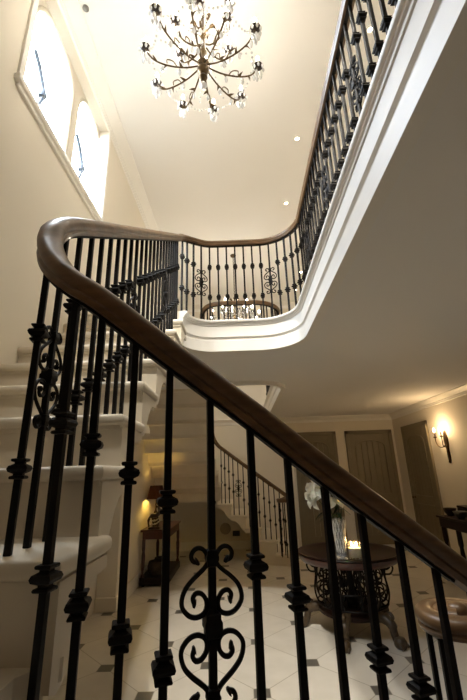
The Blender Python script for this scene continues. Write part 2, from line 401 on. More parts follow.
# ------------------------------------------------------------------ stairs
def bracket_poly(g):
    return [(.0, -.05), (g + .02, -.05), (g + .02, -.085), (.215, -.092), (.18, -.108), (.14, -.145), (.09, -.222), (.06, -.26), (.03, -.268), (0, -.255)]
def make_step(parent, A, Bw, D, C, z, f, ext=.05):
    """plan quad: A,Bw front edge (wall end, well end), C,D back edge (well, wall). f maps near->placed coordinates"""
    A, Bw, C, D = V(A), V(Bw), V(C), V(D)
    go = ((D - A) + (C - Bw)) / 2; gu = go.normalized(); g = go.length
    eu = (Bw - A).normalized()
    bm = B()
    def P(v): return (v.x, v.y)
    o = .026
    # tread with rounded nosing
    a1, b1, c1, d1 = A, Bw + eu * .0, C + gu * ext, D + gu * ext
    tread = [P(a1), P(b1), P(c1), P(d1)]
    vs = len(bm.verts)
    prism(bm, tread, 'z', z - .045, z); bm.verts.ensure_lookup_table()
    es = [e for e in bm.edges if all(v.co.z > z - 1 for v in e.verts) and ((e.verts[0].co.xy - A).length < .01 or (e.verts[0].co.xy - b1).length < .01) and ((e.verts[1].co.xy - A).length < .01 or (e.verts[1].co.xy - b1).length < .01) and abs(e.verts[0].co.z - e.verts[1].co.z) < .001]
    es += [e for e in bm.edges if ((e.verts[0].co.xy - c1).length < .01 or (e.verts[0].co.xy - b1).length < .01) and ((e.verts[1].co.xy - c1).length < .01 or (e.verts[1].co.xy - b1).length < .01) and abs(e.verts[0].co.z - e.verts[1].co.z) < .001]
    bmesh.ops.bevel(bm, geom=es, offset=.018, segments=3, affect='EDGES', profile=.5)
    # cove under the nosing and the riser block
    a2, b2 = A + gu * .016, Bw + gu * .016 - eu * .016
    prism(bm, [P(a2), P(b2), P(C + gu * ext - eu * .016), P(D + gu * ext)], 'z', z - .062, z - .0452)
    a3, b3 = A + gu * o, Bw + gu * o - eu * o
    if z < ZF + 2.5 * R: prism(bm, [P(a3), P(b3), P(C + gu * ext - eu * o), P(D + gu * ext)], 'z', ZF + .001, z - .0618)
    else:                                               # thin slab with a shaped riser under its front
        lo = []; hi = []
        for u, w in [(o, -.0618), (g + ext, -.0618), (g + ext, -.10), (.175, -.10), (.13, -.135), (.07, -.215), (.055, -.25), (o, -.25)]:
            for L_, q in ((lo, A + gu * u), (hi, (Bw + (C - Bw) * (u / g)) - eu * o)): L_.append(bm.verts.new((q.x, q.y, z + w)))
        for q in range(8): bm.faces.new((lo[q], lo[(q + 1) % 8], hi[(q + 1) % 8], hi[q]))
        caps(bm, lo, hi)
    for v in bm.verts: v.co = V(f(tuple(v.co)))
    st = obj('step', bm, 'stone', parent, world=True, smooth=35)
    # scroll bracket on the open end
    bm = B(); org = Bw - eu * o
    prof = bracket_poly((C - Bw).length)
    cu = (C - Bw).normalized(); n = V((cu.y, -cu.x)) if V((cu.y, -cu.x)).dot(eu) > 0 else V((-cu.y, cu.x))
    lo = []; hi = []
    for u, w in prof:
        p = org + cu * (u + o)
        lo.append(bm.verts.new((p.x, p.y, z + w))); q = p + n * .016; hi.append(bm.verts.new((q.x, q.y, z + w)))
    k = len(lo)
    for i in range(k): bm.faces.new((lo[i], lo[(i + 1) % k], hi[(i + 1) % k], hi[i]))
    caps(bm, lo, hi)
    for v in bm.verts: v.co = V(f(tuple(v.co)))
    obj('scroll_bracket', bm, 'stone', st, world=True)
    return st
def end_x(k): return {-1: -.405, 0: -.43}.get(k, -.468)
X1 = lambda k: (-.77 - .206 * k) / .7625               # nosing x of the lower flight's treads
def rail_y(x): return .97 + .3 * x
def staircase(label, f, loc, xwall):
    s = thing('staircase', label, 'staircase', f(loc))
    for k in range(-1, 7):
        y = Y0 + G * k
        xw = xwall if k < 4 else XW
        make_step(s, (xw + .004, y), (end_x(k), y), (xw + .004, y + G), (end_x(k), y + G), Z0 + R * k, f, .05 if k < 6 else -.002)
    # quarter landing
    bm = B(); z = Z0 - 2 * R
    prism(bm, [(XW + .004, YN + .004), (X1(-2), YN + .004), (X1(-2), .90), (-.41, .99), (XW + .004, .99)], 'z', z - .045, z)
    prism(bm, [(XW + .004, YN + .004), (X1(-2) - .026, YN + .004), (X1(-2) - .026, .89), (-.436, .964), (XW + .004, .964)], 'z', z - .15, z - .0452)
    for v in bm.verts: v.co = V(f(tuple(v.co)))
    obj('quarter_landing', bm, 'stone', s, world=True)
    for k in range(-3, -8, -1):
        x = X1(k); xb = X1(k + 1)
        make_step(s, (x, YN + .004), (x, rail_y(x) + .085), (xb, YN + .004), (xb, rail_y(xb) + .085), Z0 + R * k, f)
    bm = B()                                           # iron post under the corner of the quarter landing
    lathe(bm, [(.05, ZF), (.05, ZF + .03), (.026, ZF + .06), (.024, Z0 - 2 * R - .22), (.04, Z0 - 2 * R - .17), (.04, Z0 - 2 * R - .151)], 12, f((-.56, .93, 0)))
    o = obj('support_post', bm, 'black', s, world=True, smooth=40); o['label'] = 'black iron support post'
    return s
near = lambda p: tuple(p)
staircase('near cream stone staircase with scroll brackets, rising along the window wall to the landing', near, (-1.0, .3, ZF), XW)
staircase('far cream stone staircase with stepped underside, beyond the landing above the lamp table', mir, (-1.0, .3, ZF), -1.65)

# ------------------------------------------------------------------ balustrades
rail_low = [(.561, 1.138, -.263), (.415, 1.0945, -.153), (.206, 1.032, .002), (.027, .978, .142), (-.175, .917, .293), (-.345, .867, .425),
            (-.418, .866, .478), (-.47, .880, .527), (-.512, .905, .585), (-.545, .94, .65), (-.563, .985, .728), (-.568, 1.06, .805), (-.567, 1.15, .872)]
up = [(-.566 + .021 * t / 6, 1.25 + (3.10 - 1.25) * t / 6, .94 + (2.19 - .94) * t / 6) for t in range(7)]
land = [(-.545, 3.22, 2.275)] + [(p[0], p[1], z) for p, z in zip(arc(-.22, 3.25, .325, 180, 90, 6), (2.30, 2.35, 2.39, 2.412, 2.42, 2.42, 2.42))] + \
       [(0, 3.575, 2.42)] + [(p[0], p[1], 2.42) for p in arc(.25, 3.15, .425, 90, 0, 8)] + [(.675, 2.5, 2.42), (.675, 1.5, 2.42), (.675, .6, 2.42), (.675, YN, 2.42)]
vol = []
for i in range(33):                                    # volute: spiral at the foot
    a = math.radians(-10 + i * 19); r = .136 - .104 * (i / 32) ** .9
    vol.append((.735 + r * math.cos(a), 1.53 + r * math.sin(a), -.515 + .012 * (i / 32)))
lead = [(.865, 1.40, -.509), (.825, 1.26, -.465), (.72, 1.19, -.38)]
spine = catmull(vol[::-1] + lead + rail_low + up + land, 5)
RPROF = [(-.026, -.030), (-.031, -.018), (-.026, -.010), (-.034, .0), (-.0355, .012), (-.031, .024), (-.020, .0315), (0, .034),
         (.020, .0315), (.031, .024), (.0355, .012), (.034, 0), (.026, -.010), (.031, -.018), (.026, -.030)]
CPROF = [(-.011, -.037), (.011, -.037), (.011, -.029), (-.011, -.029)]
def spine_at(test):                                    # first interpolated point satisfying test crossing
    for a, b in zip(spine, spine[1:]):
        ta, tb = test(a), test(b)
        if max(ta, tb) > 1e8: continue
        if ta == 0 or ta * tb < 0:
            t = ta / (ta - tb) if ta != tb else 0
            return a.lerp(b, t), (b - a)
cum = [0]
for a, b in zip(spine, spine[1:]): cum.append(cum[-1] + V((b.x - a.x, b.y - a.y)).length)
def at_len(s):
    for i in range(len(cum) - 1):
        if cum[i] <= s <= cum[i + 1] and cum[i + 1] > cum[i]:
            t = (s - cum[i]) / (cum[i + 1] - cum[i]); return spine[i].lerp(spine[i + 1], t), spine[i + 1] - spine[i]
def len_of(test):
    for i, (a, b) in enumerate(zip(spine, spine[1:])):
        ta, tb = test(a), test(b)
        if max(ta, tb) > 1e8: continue
        if ta * tb <= 0 and ta != tb: return cum[i] + (cum[i + 1] - cum[i]) * ta / (ta - tb)
i_low = min(range(len(spine)), key=lambda i: (spine[i] - V(rail_low[0])).length)

bars = []                                              # (point, dir, base z, scroll?)
def base_low(x):
    if x < X1(-2) + .002: return Z0 - 2 * R
    k = math.floor((-.77 - .7625 * x) / .206 + 1e-6)
    while X1(k) < x + .02: k -= 1
    return Z0 + R * k if k > -8 else ZF
for x, sc in [(-.41, 0), (-.34, 0), (-.258, 0), (-.174, 0), (-.075, 1), (.025, 0), (.119, 0), (.213, 0), (.307, 0), (.405, 0), (.5, 0), (.595, 0), (.69, 0)]:
    p, d = spine_at(lambda q, x=x: (q.x - x) if q.y < 1.24 and q.z < .56 else 1e9)
    bars.append((p, d, base_low(x), sc))
i = 0; y = .975
while y < 3.2:
    p, d = spine_at(lambda q, y=y: (q.y - y) if q.x < -.5 and q.z > .6 else 1e9)
    k = math.floor((y - Y0 + .012) / G); bars.append((p, d, Z0 + R * k if k < 7 else ZL, 1 if (i - 1) % 8 == 0 and i < 19 else 0)); i += 1; y += .097
s0 = len_of(lambda q: (q.x + .36) if q.z > 2.3 and q.y > 3.3 else 1e9)
j = -3
while True:
    r_ = at_len(s0 + j * .0935)
    if not r_ or r_[0].y < YN + .05: break
    if j > -3 or True: bars.append((r_[0], r_[1], ZL, 1 if j % 8 == 0 else 0))
    j += 1
vb = [(.735 + .105 * math.cos(a), 1.53 + .105 * math.sin(a)) for a in [math.radians(q) for q in (-15, 40, 95, 150, 205, 260)]]

def knuckle_bm():
    bm = B(); q = math.sqrt(2)
    lathe(bm, [(r * q, z * .82) for r, z in ((.009, -.031), (.0165, -.030), (.018, -.026), (.0165, -.0215), (.0105, -.019), (.0105, -.015), (.021, -.0085), (.0235, 0), (.021, .0085),
                                        (.0105, .015), (.0105, .019), (.0165, .0215), (.018, .026), (.0165, .030), (.009, .031))], 4, rot=PI / 4); return bm
def scroll_bm():
    bm = B(); c = .000457
    curl = [(20, 140), (28, 118), (45, 96), (68, 88), (90, 98), (103, 122), (98, 146), (82, 156), (68, 148)]
    heart = [(18, 158), (35, 185), (62, 210), (95, 238), (130, 278), (147, 325), (143, 365), (112, 402), (75, 413), (42, 400), (28, 370), (32, 335), (52, 308), (78, 303), (94, 322), (90, 345), (80, 350)]
    for sx in (-1, 1):
        for sz in (-1, 1):
            for P_, r0, r1 in ((curl, .0062, .0085), (heart, .006, .0088)):
                pts = catmull([(sx * a * c, 0, sz * (452 - b) * c * .9) for a, b in P_], 3)
                n = len(pts); tube(bm, pts, [.0054 if i < n - 3 else (.0095 if i < n - 1 else .006) for i in range(n)], 6)
    q = math.sqrt(2)
    for z0, s in ((0, .95), (.128, .7), (-.128, .7)):
        lathe(bm, [(r * q * s, z0 + z * s) for r, z in ((.011, -.026), (.017, -.022), (.017, -.012), (.02, -.006), (.02, .006), (.017, .012), (.017, .022), (.011, .026))], 4, rot=PI / 4)
    return bm
KN = knuckle_bm(); me_kn = bpy.data.meshes.new('knuckle'); bmesh.ops.recalc_face_normals(KN, faces=KN.faces); KN.to_mesh(me_kn); KN.free(); me_kn.materials.append(M['iron'])
SC = scroll_bm(); me_sc = bpy.data.meshes.new('scroll_panel'); bmesh.ops.recalc_face_normals(SC, faces=SC.faces); SC.to_mesh(me_sc); SC.free(); me_sc.shade_smooth(); me_sc.set_sharp_from_angle(angle=math.radians(45)); me_sc.materials.append(M['iron'])
bar_cache = {}
def bar_mesh(h):
    key = round(h * 200)
    if key not in bar_cache:
        bm = B(); a = .0084
        box(bm, -a, a, -a, a, 0, h, .002)
        bmesh.ops.recalc_face_normals(bm, faces=bm.faces)
        me = bpy.data.meshes.new('baluster'); bm.to_mesh(me); bm.free(); me.materials.append(M['iron']); bar_cache[key] = me
    return bar_cache[key]
def balustrade(label, f, sgn, baselab):
    t = thing('balustrade', label, 'balustrade', f((.735, 1.53, Z0 - 7 * R)))
    L = parent_loc(t)
    bm = B(); sweep(bm, [f(tuple(p)) for p in spine], RPROF); 
    lathe(bm, [(.03, -.03), (.034, -.01), (.034, .03), (.028, .044), (.012, .05), (0, .051)], 20, f((.735, 1.53, -.508)))
    obj('handrail', bm, 'rail_wood', t, world=True, smooth=50)
    bm = B(); sweep(bm, [f(tuple(p)) for p in spine[i_low:]], CPROF); obj('core_rail', bm, 'iron', t, world=True)
    def bar(p, d, zb, sc, low=False, plain=False):
        h = p.z - .035 - zb
        o = bpy.data.objects.new('baluster', bar_mesh(h)); COL.objects.link(o); o.parent = t
        w = V(f((p.x, p.y, zb))); o.location = w - L
        o.rotation_euler = (0, 0, math.atan2(sgn * d.y, d.x))
        zk = p.z - .035
        if sc:
            c = bpy.data.objects.new('scroll_panel', me_sc); COL.objects.link(c); c.parent = o; c.location = (0, 0, zk - .495 - zb if zb < ZL - .01 else .455)
        else:
            zz = ((zk - .318 - zb, zk - .632 - zb) if low else (zk - .29 - zb, zk - .655 - zb)) if zb < ZL - .01 else (.65, .29)
            if plain: zz = ()
            for z in zz:
                if .05 < z < h - .05:
                    c = bpy.data.objects.new('knuckle', me_kn); COL.objects.link(c); c.parent = o; c.location = (0, 0, z)
    for i, (p, d, zb, sc) in enumerate(bars): bar(p, d, zb, sc, i < 13, i == 7)
    for x, y in vb: bar(V((x, y, -.515)), V((1, 0, 0)), Z0 - 7 * R, 0)
    return t
# bottom tread under the volute (curtail end)
for f in (near, mir):
    pass
balustrade('near black iron balustrade with polished wooden handrail sweeping up to the gallery', near, 1, '')
balustrade('far black iron balustrade behind the landing, running down toward the hall doors', mir, -1, '')

# ------------------------------------------------------------------ chandeliers
def drop_bm(s=1.0):
    bm = B(); lathe(bm, [(0, 0), (.006 * s, -.008 * s), (.011 * s, -.026 * s), (.007 * s, -.042 * s), (0, -.05 * s)], 6); return bm
def chandelier(label, loc, rz, group):
    t = thing('chandelier', label, 'chandelier', loc, rz, 'crystal chandeliers over the stairwells')
    zt = ZC - loc[2]
    bm = B(); lathe(bm, [(0, -.17), (.02, -.16), (.035, -.13), (.02, -.10), (.045, -.07), (.05, -.03), (.03, 0), (.05, .03), (.028, .07), (.018, .14), (.03, .17), (.018, .2), (.014, .34), (.03, .37), (.045, .40), (.03, .43), (.012, .46), (.010, .62), (0, .63)], 14)
    obj('stem', bm, 'gilt', t, smooth=50)
    bm = B(); lathe(bm, [(.06, 0), (.055, -.025), (.02, -.05), (0, -.055)], 16, (0, 0, zt)); obj('ceiling_rose', bm, 'gilt', t, smooth=50)
    bm = B(); n = int((zt - .62) / .035) + 1
    for i in range(n):
        z = .62 + i * (zt - .66) / n; pts = [(.012 * math.cos(a) * (i % 2), .012 * math.cos(a) * ((i + 1) % 2), z + .024 * math.sin(a)) for a in [2 * PI * q / 10 for q in range(10)]]
        tube(bm, pts + pts[:1], .0035, 5)
    obj('chain', bm, 'bronze', t, smooth=60)
    def arm_proto(reach, rise, z0, tier):
        bm = B()
        pts = catmull([(.03, 0, z0), (reach * .32, 0, z0 - .05), (reach * .62, 0, z0 - .055), (reach * .86, 0, z0 - .01), (reach, 0, z0 + rise)], 7)
        tube(bm, pts, .007, 6)
        tube(bm, catmull([(reach * .45, 0, z0 - .055), (reach * .52, 0, z0 - .0), (reach * .62, 0, z0 + .01), (reach * .62, 0, z0 - .03)], 4), .005, 5)
        for u, sg in ((.3, 1), (.5, -1), (.7, 1)):      # leaf sprigs on the arm
            p = pts[int(u * (len(pts) - 1))]
            a = bm.verts.new(p + V((-.012, 0, 0))); b_ = bm.verts.new(p + V((.012, .022 * sg, .014))); c_ = bm.verts.new(p + V((.03, .045 * sg, .006))); d_ = bm.verts.new(p + V((.02, .006 * sg, .004)))
            bm.faces.new((a, b_, c_, d_)); e_ = [bm.verts.new(v.co + V((0, 0, -.004))) for v in (a, b_, c_, d_)]; bm.faces.new(e_[::-1])
            q4 = (a, b_, c_, d_)
            for w in range(4): bm.faces.new((q4[w], e_[w], e_[(w + 1) % 4], q4[(w + 1) % 4]))
        arm = obj('arm', bm, 'gilt', t, smooth=60)
        zc = z0 + rise
        bm = B(); lathe(bm, [(0, -.014), (.016, -.012), (.036, .0), (.043, .008), (.038, .010), (0, .006)], 14, (reach, 0, zc)); pan = obj('drip_pan', bm, 'darkpot', arm, smooth=50)
        bm = B(); lathe(bm, [(.011, 0), (.011, .07), (0, .071)], 10, (reach, 0, zc + .006)); obj('candle_sleeve', bm, 'sleeve', arm, smooth=50)
        bm = B(); lathe(bm, [(0, 0), (.008, .004), (.013, .018), (.010, .034), (.004, .05), (0, .056)], 8, (reach, 0, zc + .078)); obj('bulb', bm, 'bulb', arm, smooth=60)
        proto = None
        for q in range(7):
            a = 2 * PI * q / 7; loc_ = (reach + .044 * math.cos(a), .044 * math.sin(a), zc + .004)
            if proto is None: proto = obj('crystal_drop', drop_bm(1.1), 'crystal', arm, loc=loc_)
            else: inst(proto, arm, loc_)
        for q in range(4):
            a = 2 * PI * q / 4 + .5; c = inst(proto, arm, (reach + .022 * math.cos(a), .022 * math.sin(a), zc - .045 - .02 * (q % 2))); c.scale = (1.35, 1.35, 1.6)
        for u in (.35, .6, .85):
            p = pts[int(u * (len(pts) - 1))]; c = inst(proto, arm, (p.x, 0, p.z - .012)); c.scale = (1.3, 1.3, 1.5)
        return arm
    for n_, reach, rise, z0, off in ((10, .475, .10, 0.0, 0), (6, .25, .12, .24, .3)):
        pr = arm_proto(reach, rise, z0, 0)
        pr.rotation_euler = (0, 0, off)
        for q in range(1, n_):
            c = copy_tree(pr, t); c.rotation_euler = (0, 0, off + 2 * PI * q / n_)
    bm = B()                                            # crown of leaves at the top of the stem
    for q in range(6):
        a = 2 * PI * q / 6
        tube(bm, catmull([(.012 * math.cos(a), .012 * math.sin(a), .40), (.05 * math.cos(a), .05 * math.sin(a), .47), (.085 * math.cos(a), .085 * math.sin(a), .52), (.11 * math.cos(a), .11 * math.sin(a), .49)], 4), [.006] * 6 + [.014, .016, .018, .014, .01, .006, .003], 6)
    obj('leaf_crown', bm, 'bronze', t, smooth=60)
    bm = B(); lathe(bm, [(0, .03), (.012, .02), (.03, -.01), (.032, -.025), (.02, -.045), (0, -.055)], 8, (0, 0, -.2)); obj('crystal_ball', bm, 'crystal', t)
    # strings of small beads swagged between the arms
    bm = B()
    for q in range(10):
        a0, a1 = 2 * PI * q / 10, 2 * PI * (q + 1) / 10
        for w in range(1, 8):
            u = w / 8; p = V((.43 * math.cos(a0), .43 * math.sin(a0), .1)).lerp(V((.43 * math.cos(a1), .43 * math.sin(a1), .1)), u); p.z -= .09 * 4 * u * (1 - u)
            lathe(bm, [(0, -.012), (.011, 0), (0, .012)], 6, p)
        for w in range(1, 10):
            u = w / 10; p = V((.02 * math.cos(a0), .02 * math.sin(a0), .40)).lerp(V((.40 * math.cos(a0 + .3), .40 * math.sin(a0 + .3), .06)), u); p.z -= .10 * 4 * u * (1 - u)
            lathe(bm, [(0, -.012), (.010, 0), (0, .012)], 6, p)
    o = obj('bead_swag', bm, 'crystal', t); o['kind'] = 'stuff'
    return t
chandelier('large candle chandelier dripping with crystals in the stairwell in front of the landing', (-.20, 2.2, 3.21), .2, None)
chandelier('glittering crystal chandelier beyond the landing, seen through the far balustrade', (-.02, 6.7, 2.72), .45, None)

# ------------------------------------------------------------------ recessed ceiling spotlights
def spot(loc, lab, proto=None):
    if proto is None:
        t = thing('ceiling_spotlight', lab, 'spotlight', loc, 0, 'recessed spotlights in the upper ceiling')
        bm = B(); lathe(bm, [(.022, 0), (.036, 0), (.036, -.005), (.031, -.009), (.022, -.008)], 20); 
        obj('bezel', bm, 'trim', t, smooth=40)
        bm = B(); lathe(bm, [(0, -.014), (.018, -.012), (.020, -.0085), (0, -.0082)], 16); obj('lens', bm, 'spot', t)
    else:
        t = copy_tree(proto); t.location = loc; t['label'] = lab
    l = bpy.data.lights.new('spot_beam', 'SPOT'); l.energy = SPOT_W; l.color = (1, .78, .5); l.spot_size = math.radians(95); l.spot_blend = .6; l.shadow_soft_size = .03
    lo = bpy.data.objects.new('spot_beam', l); COL.objects.link(lo); lo.location = (loc[0], loc[1], loc[2] - .03)
    return t
SPOT_W = 14
sp0 = spot((.906, 3.9, ZC), 'recessed ceiling spotlight, upper of the two beside the gallery rail right of the chandelier')
spot((.902, 5.17, ZC), 'recessed ceiling spotlight, lower of the two above the right corner of the landing', sp0)
spot((1.47, 2.62, ZC), 'recessed ceiling spotlight shining through the near end of the gallery balusters', sp0)
spot((1.5, 6.6, ZC), 'recessed ceiling spotlight behind the rail corner, topmost of the row of three', sp0)
spot((1.5, 7.48, ZC), 'recessed ceiling spotlight behind the corner balusters, middle of the row of three', sp0)
spot((1.5, 8.34, ZC), 'recessed ceiling spotlight low behind the corner balusters, bottom of the row of three', sp0)
bm = B(); lathe(bm, [(.03, 0), (.03, -.012), (.018, -.02), (0, -.021)], 16)
o = obj('ceiling_sensor', bm, 'pewter', loc=(-1.33, 2.33, ZC), smooth=40); tag(o, 'tiny grey sensor on the ceiling beside the cornice above the windows', 'sensor')

# ------------------------------------------------------------------ round hall table
TX, TY, TZ = 1.14, 4.66, -.87
t = thing('hall_table', 'round dark wooden table on scrolled wrought iron base in the hall', 'table', (TX, TY, ZF))
H = TZ - ZF
bm = B(); lathe(bm, [(0, H - .02), (.50, H - .02), (.535, H - .018), (.55, H - .008), (.545, H), (.46, H), (.455, H - .002), (0, H - .002)], 56); obj('tabletop', bm, 'dark_wood', t, smooth=40)
bm = B(); lathe(bm, [(.50, H - .02), (.545, H - .022), (.54, H - .05), (.515, H - .085), (.50, H - .09), (.46, H - .09), (.46, H - .021)], 56); o = obj('apron', bm, 'red_wood', t, smooth=40)
bm = B(); lathe(bm, [(0, .16), (.33, .16), (.36, .175), (.36, .205), (.33, .225), (.24, .235), (0, .235)], 40); obj('plinth', bm, 'dark_wood', t, smooth=40)
def spiral(cx, cz, r0, turns, a0, d, n=18):
    return [(cx + r0 * (1 - .75 * i / n) * math.cos(a0 + d * 2 * PI * turns * i / n), 0, cz + r0 * (1 - .75 * i / n) * math.sin(a0 + d * 2 * PI * turns * i / n)) for i in range(n + 1)]
def ribp():
    bm = B()
    # outer bellied rib with curls at both ends
    tube(bm, catmull([(.36, 0, H - .20), (.43, 0, H - .19), (.46, 0, H - .13), (.42, 0, H - .10), (.385, 0, H - .13), (.37, 0, H - .22), (.39, 0, .38), (.36, 0, .27), (.28, 0, .235)], 6), .010, 6)
    # inner scrolls
    tube(bm, catmull([(.33, 0, H - .09)] + [(p[0], 0, p[2]) for p in spiral(.27, H - .25, .075, 1.3, PI * .45, -1, 14)], 3), .008, 6)
    tube(bm, catmull([(.33, 0, .25)] + [(p[0], 0, p[2]) for p in spiral(.28, .36, .08, 1.3, -PI * .4, 1, 14)], 3), .008, 6)
    tube(bm, catmull([(.16, 0, H - .09), (.20, 0, H - .2), (.14, 0, H - .3), (.20, 0, .36), (.14, 0, .235)], 5), .008, 6)
    return bm
rp = obj('scroll_rib', ribp(), 'iron', t, smooth=60)
for q in range(1, 12): inst(rp, t, (0, 0, 0), 2 * PI * q / 12)
bm = B()
for z in (H - .10, .26, .40): 
    pts = [(.365 * math.cos(a), .365 * math.sin(a), z) for a in [2 * PI * q / 32 for q in range(33)]]; tube(bm, pts, .008, 6)
lathe(bm, [(.06, .23), (.05, .3), (.03, .38), (.045, .45), (.03, .52), (.05, H - .09)], 16)
obj('iron_core', bm, 'iron', t, smooth=50)
def footp():
    bm = B()
    tube(bm, catmull([(.26, 0, .19), (.38, 0, .20), (.47, 0, .17), (.49, 0, .11), (.51, 0, .05), (.55, 0, .04)], 5), [.05] * 8 + [.045] * 5 + [.036] * 5 + [.034] * 8, 8)
    lathe(bm, [(0, 0), (.045, 0), (.062, .025), (.06, .055), (.04, .085), (0, .092)], 12, (.55, 0, 0))
    for s in (-1, 1): tube(bm, catmull([(.50, 0, .10), (.53, .035 * s, .06), (.585, .045 * s, .03), (.605, .045 * s, .012)], 4), .013, 6)
    tube(bm, catmull([(.42, 0, .24), (.47, 0, .26), (.50, 0, .23), (.47, 0, .2)], 4), .016, 6)
    return bm
fp = obj('claw_foot', footp(), 'claw', t, smooth=60)
fp.rotation_euler = (0, 0, math.radians(-116))
for a in (-58, 168, 60): inst(fp, t, (0, 0, 0), math.radians(a))

# vase, flowers and candle on it
VX, VY = .985, 4.25
t = thing('vase', 'tall cut glass vase holding white lilies on the round table', 'vase', (VX, VY, TZ))
bm = B(); lathe(bm, [(0, .0), (.058, .0), (.062, .012), (.05, .035), (.044, .07), (.05, .17), (.060, .28), (.072, .385), (.066, .385), (.055, .28), (.045, .17), (.038, .075), (0, .06)], 24)
obj('body', bm, 'cut_glass', t, smooth=30)
bm = B()
for q in range(12):
    a = 2 * PI * q / 12
    for sg in (-1, 1): tube(bm, [((.046 + .028 * u ** 1.3) * math.cos(a + sg * u * 1.0), (.046 + .028 * u ** 1.3) * math.sin(a + sg * u * 1.0), .06 + .30 * u) for u in [i / 8 for i in range(9)]], .0028, 4)
obj('cut_pattern', bm, 'crystal', t)
def lily(label, base, head, face, bloom=True, group=None):
    t = thing('lily', label, 'flower', base, 0, 'lilies in the glass vase')
    h = V(head) - V(base)
    bm = B(); tube(bm, catmull([(0, 0, .0), (h.x * .25, h.y * .25, h.z * .5), tuple(h)], 6), .005, 6); obj('stem', bm, 'leaf', t, smooth=60)
    face = V(face).normalized(); rot = face.to_track_quat('Z', 'Y').to_matrix()
    if bloom:
        def petal():
            bm = B(); rows = []
            for i in range(9):
                u = i / 8; w = .042 * math.sin(PI * min(1, .10 + u * .9)) ** .8 * (1 if u < .98 else .1)
                x = .014 + .14 * u ** 1.1; z = .11 * u - .12 * max(0, u - .55) ** 1.3 * 1.8
                rows.append([bm.verts.new((x, yy * w, z + .010 * abs(yy) ** 2)) for yy in (-1, -.5, 0, .5, 1)])
            for a, b in zip(rows, rows[1:]):
                for k in range(4): bm.faces.new((a[k], a[k + 1], b[k + 1], b[k]))
            geo = bmesh.ops.solidify(bm, geom=bm.faces[:], thickness=.0025)
            return bm
        p0 = None
        for q in range(6):
            a = 2 * PI * q / 6
            if p0 is None: p0 = obj('petal', petal(), 'petal', t, smooth=80); o = p0
            else: o = inst(p0, t)
            o.location = h; o.rotation_euler = (rot @ Matrix.Rotation(a, 3, 'Z')).to_euler()
        bm = B()
        for q in range(5):
            a = 2 * PI * q / 5; e = V((.022 * math.cos(a), .022 * math.sin(a), .085)); tube(bm, [(0, 0, 0), e * .6, e], .0018, 4); lathe(bm, [(0, -.006), (.004, 0), (0, .006)], 5, e)
        o = obj('stamens', bm, 'bud', t, loc=h); o.rotation_euler = rot.to_euler()
    else:
        bm = B(); lathe(bm, [(0, -.01), (.012, .0), (.019, .04), (.016, .08), (.007, .105), (0, .11)], 8)
        o = obj('bud', bm, 'bud', t, loc=h, smooth=60); o.rotation_euler = rot.to_euler()
    lf = None
    for q in range(5):
        bm = B() if lf is None else None
        a = q * 1.3 + base[0] * 40; u = .52 + .08 * q
        if lf is None:
            rows = []
            for i in range(7):
                w = i / 6; ww = .019 * math.sin(PI * (.06 + .92 * w)); rows.append([bm.verts.new((.15 * w, s * ww, .05 * w - .10 * w * w + .006 * abs(s))) for s in (-1, 0, 1)])
            for r0, r1 in zip(rows, rows[1:]):
                for k in range(2): bm.faces.new((r0[k], r0[k + 1], r1[k + 1], r1[k]))
            bmesh.ops.solidify(bm, geom=bm.faces[:], thickness=.0015)
            lf = obj('leaf', bm, 'leaf', t, smooth=80); o = lf
        else: o = inst(lf, t)
        o.location = (h.x * u * u, h.y * u * u, h.z * u); o.rotation_euler = (0, .1, a)
    return t
vb_ = (VX, VY, TZ + .065)
lily('open white lily facing left, largest bloom left of the dark baluster above the vase', (VX - .006, VY, TZ + .065), (VX - .16, VY - .05, TZ + .68), (-.55, -.8, .25))
lily('open white lily turned outward, lower left of the largest bloom above the vase', (VX - .02, VY + .012, TZ + .065), (VX - .20, VY + .02, TZ + .60), (-.9, -.45, -.05))
lily('white lily mostly hidden by the baluster just above the vase mouth', (VX + .012, VY - .01, TZ + .065), (VX - .05, VY - .05, TZ + .60), (.25, -.9, .2))
lily('pale green lily bud standing highest above the handrail over the vase', (VX + .02, VY + .016, TZ + .065), (VX + .10, VY, TZ + .74), (.15, 0, 1), bloom=False)
lily('slimmer pale green lily bud left of the highest bud over the handrail', (VX + .0, VY + .02, TZ + .065), (VX + .05, VY + .02, TZ + .73), (-.1, 0, 1), bloom=False)
CX, CY = 1.125, 4.27
t = thing('candle_glass', 'clear glass candle holder with a pointed rim beside the vase', 'candle holder', (CX, CY, TZ))
bm = B(); lathe(bm, [(0, 0), (.066, 0), (.070, .006), (.070, .135), (.064, .135), (.064, .012), (0, .012)], 28); obj('cup', bm, 'glass', t, smooth=40)
bm = B()
for q in range(10):
    a = 2 * PI * q / 10; lathe(bm, [(.008, 0), (.008, .012), (0, .026)], 6, (.067 * math.cos(a), .067 * math.sin(a), .135))
obj('pointed_rim', bm, 'darkpot', t)
t = thing('candle', 'lit ivory three wick candle glowing inside the glass on the round table', 'candle', (CX, CY, TZ + .0125))
bm = B(); lathe(bm, [(0, 0), (.058, 0), (.060, .004), (.060, .082), (.056, .086), (0, .082)], 24); obj('wax', bm, 'wax', t, smooth=40)
w0 = None
for q in range(3):
    a = 2 * PI * q / 3 + .4; p = (.028 * math.cos(a), .028 * math.sin(a), .083)
    if w0 is None:
        bm = B(); lathe(bm, [(.0025, 0), (.002, .012), (0, .013)], 6); w0 = obj('wick', bm, 'black', t, loc=p)
        bm = B(); lathe(bm, [(0, .008), (.007, .016), (.008, .024), (.004, .042), (0, .055)], 8); f0 = obj('flame', bm, 'flame', t, loc=p, smooth=60)
    else: inst(w0, t, p); inst(f0, t, p)

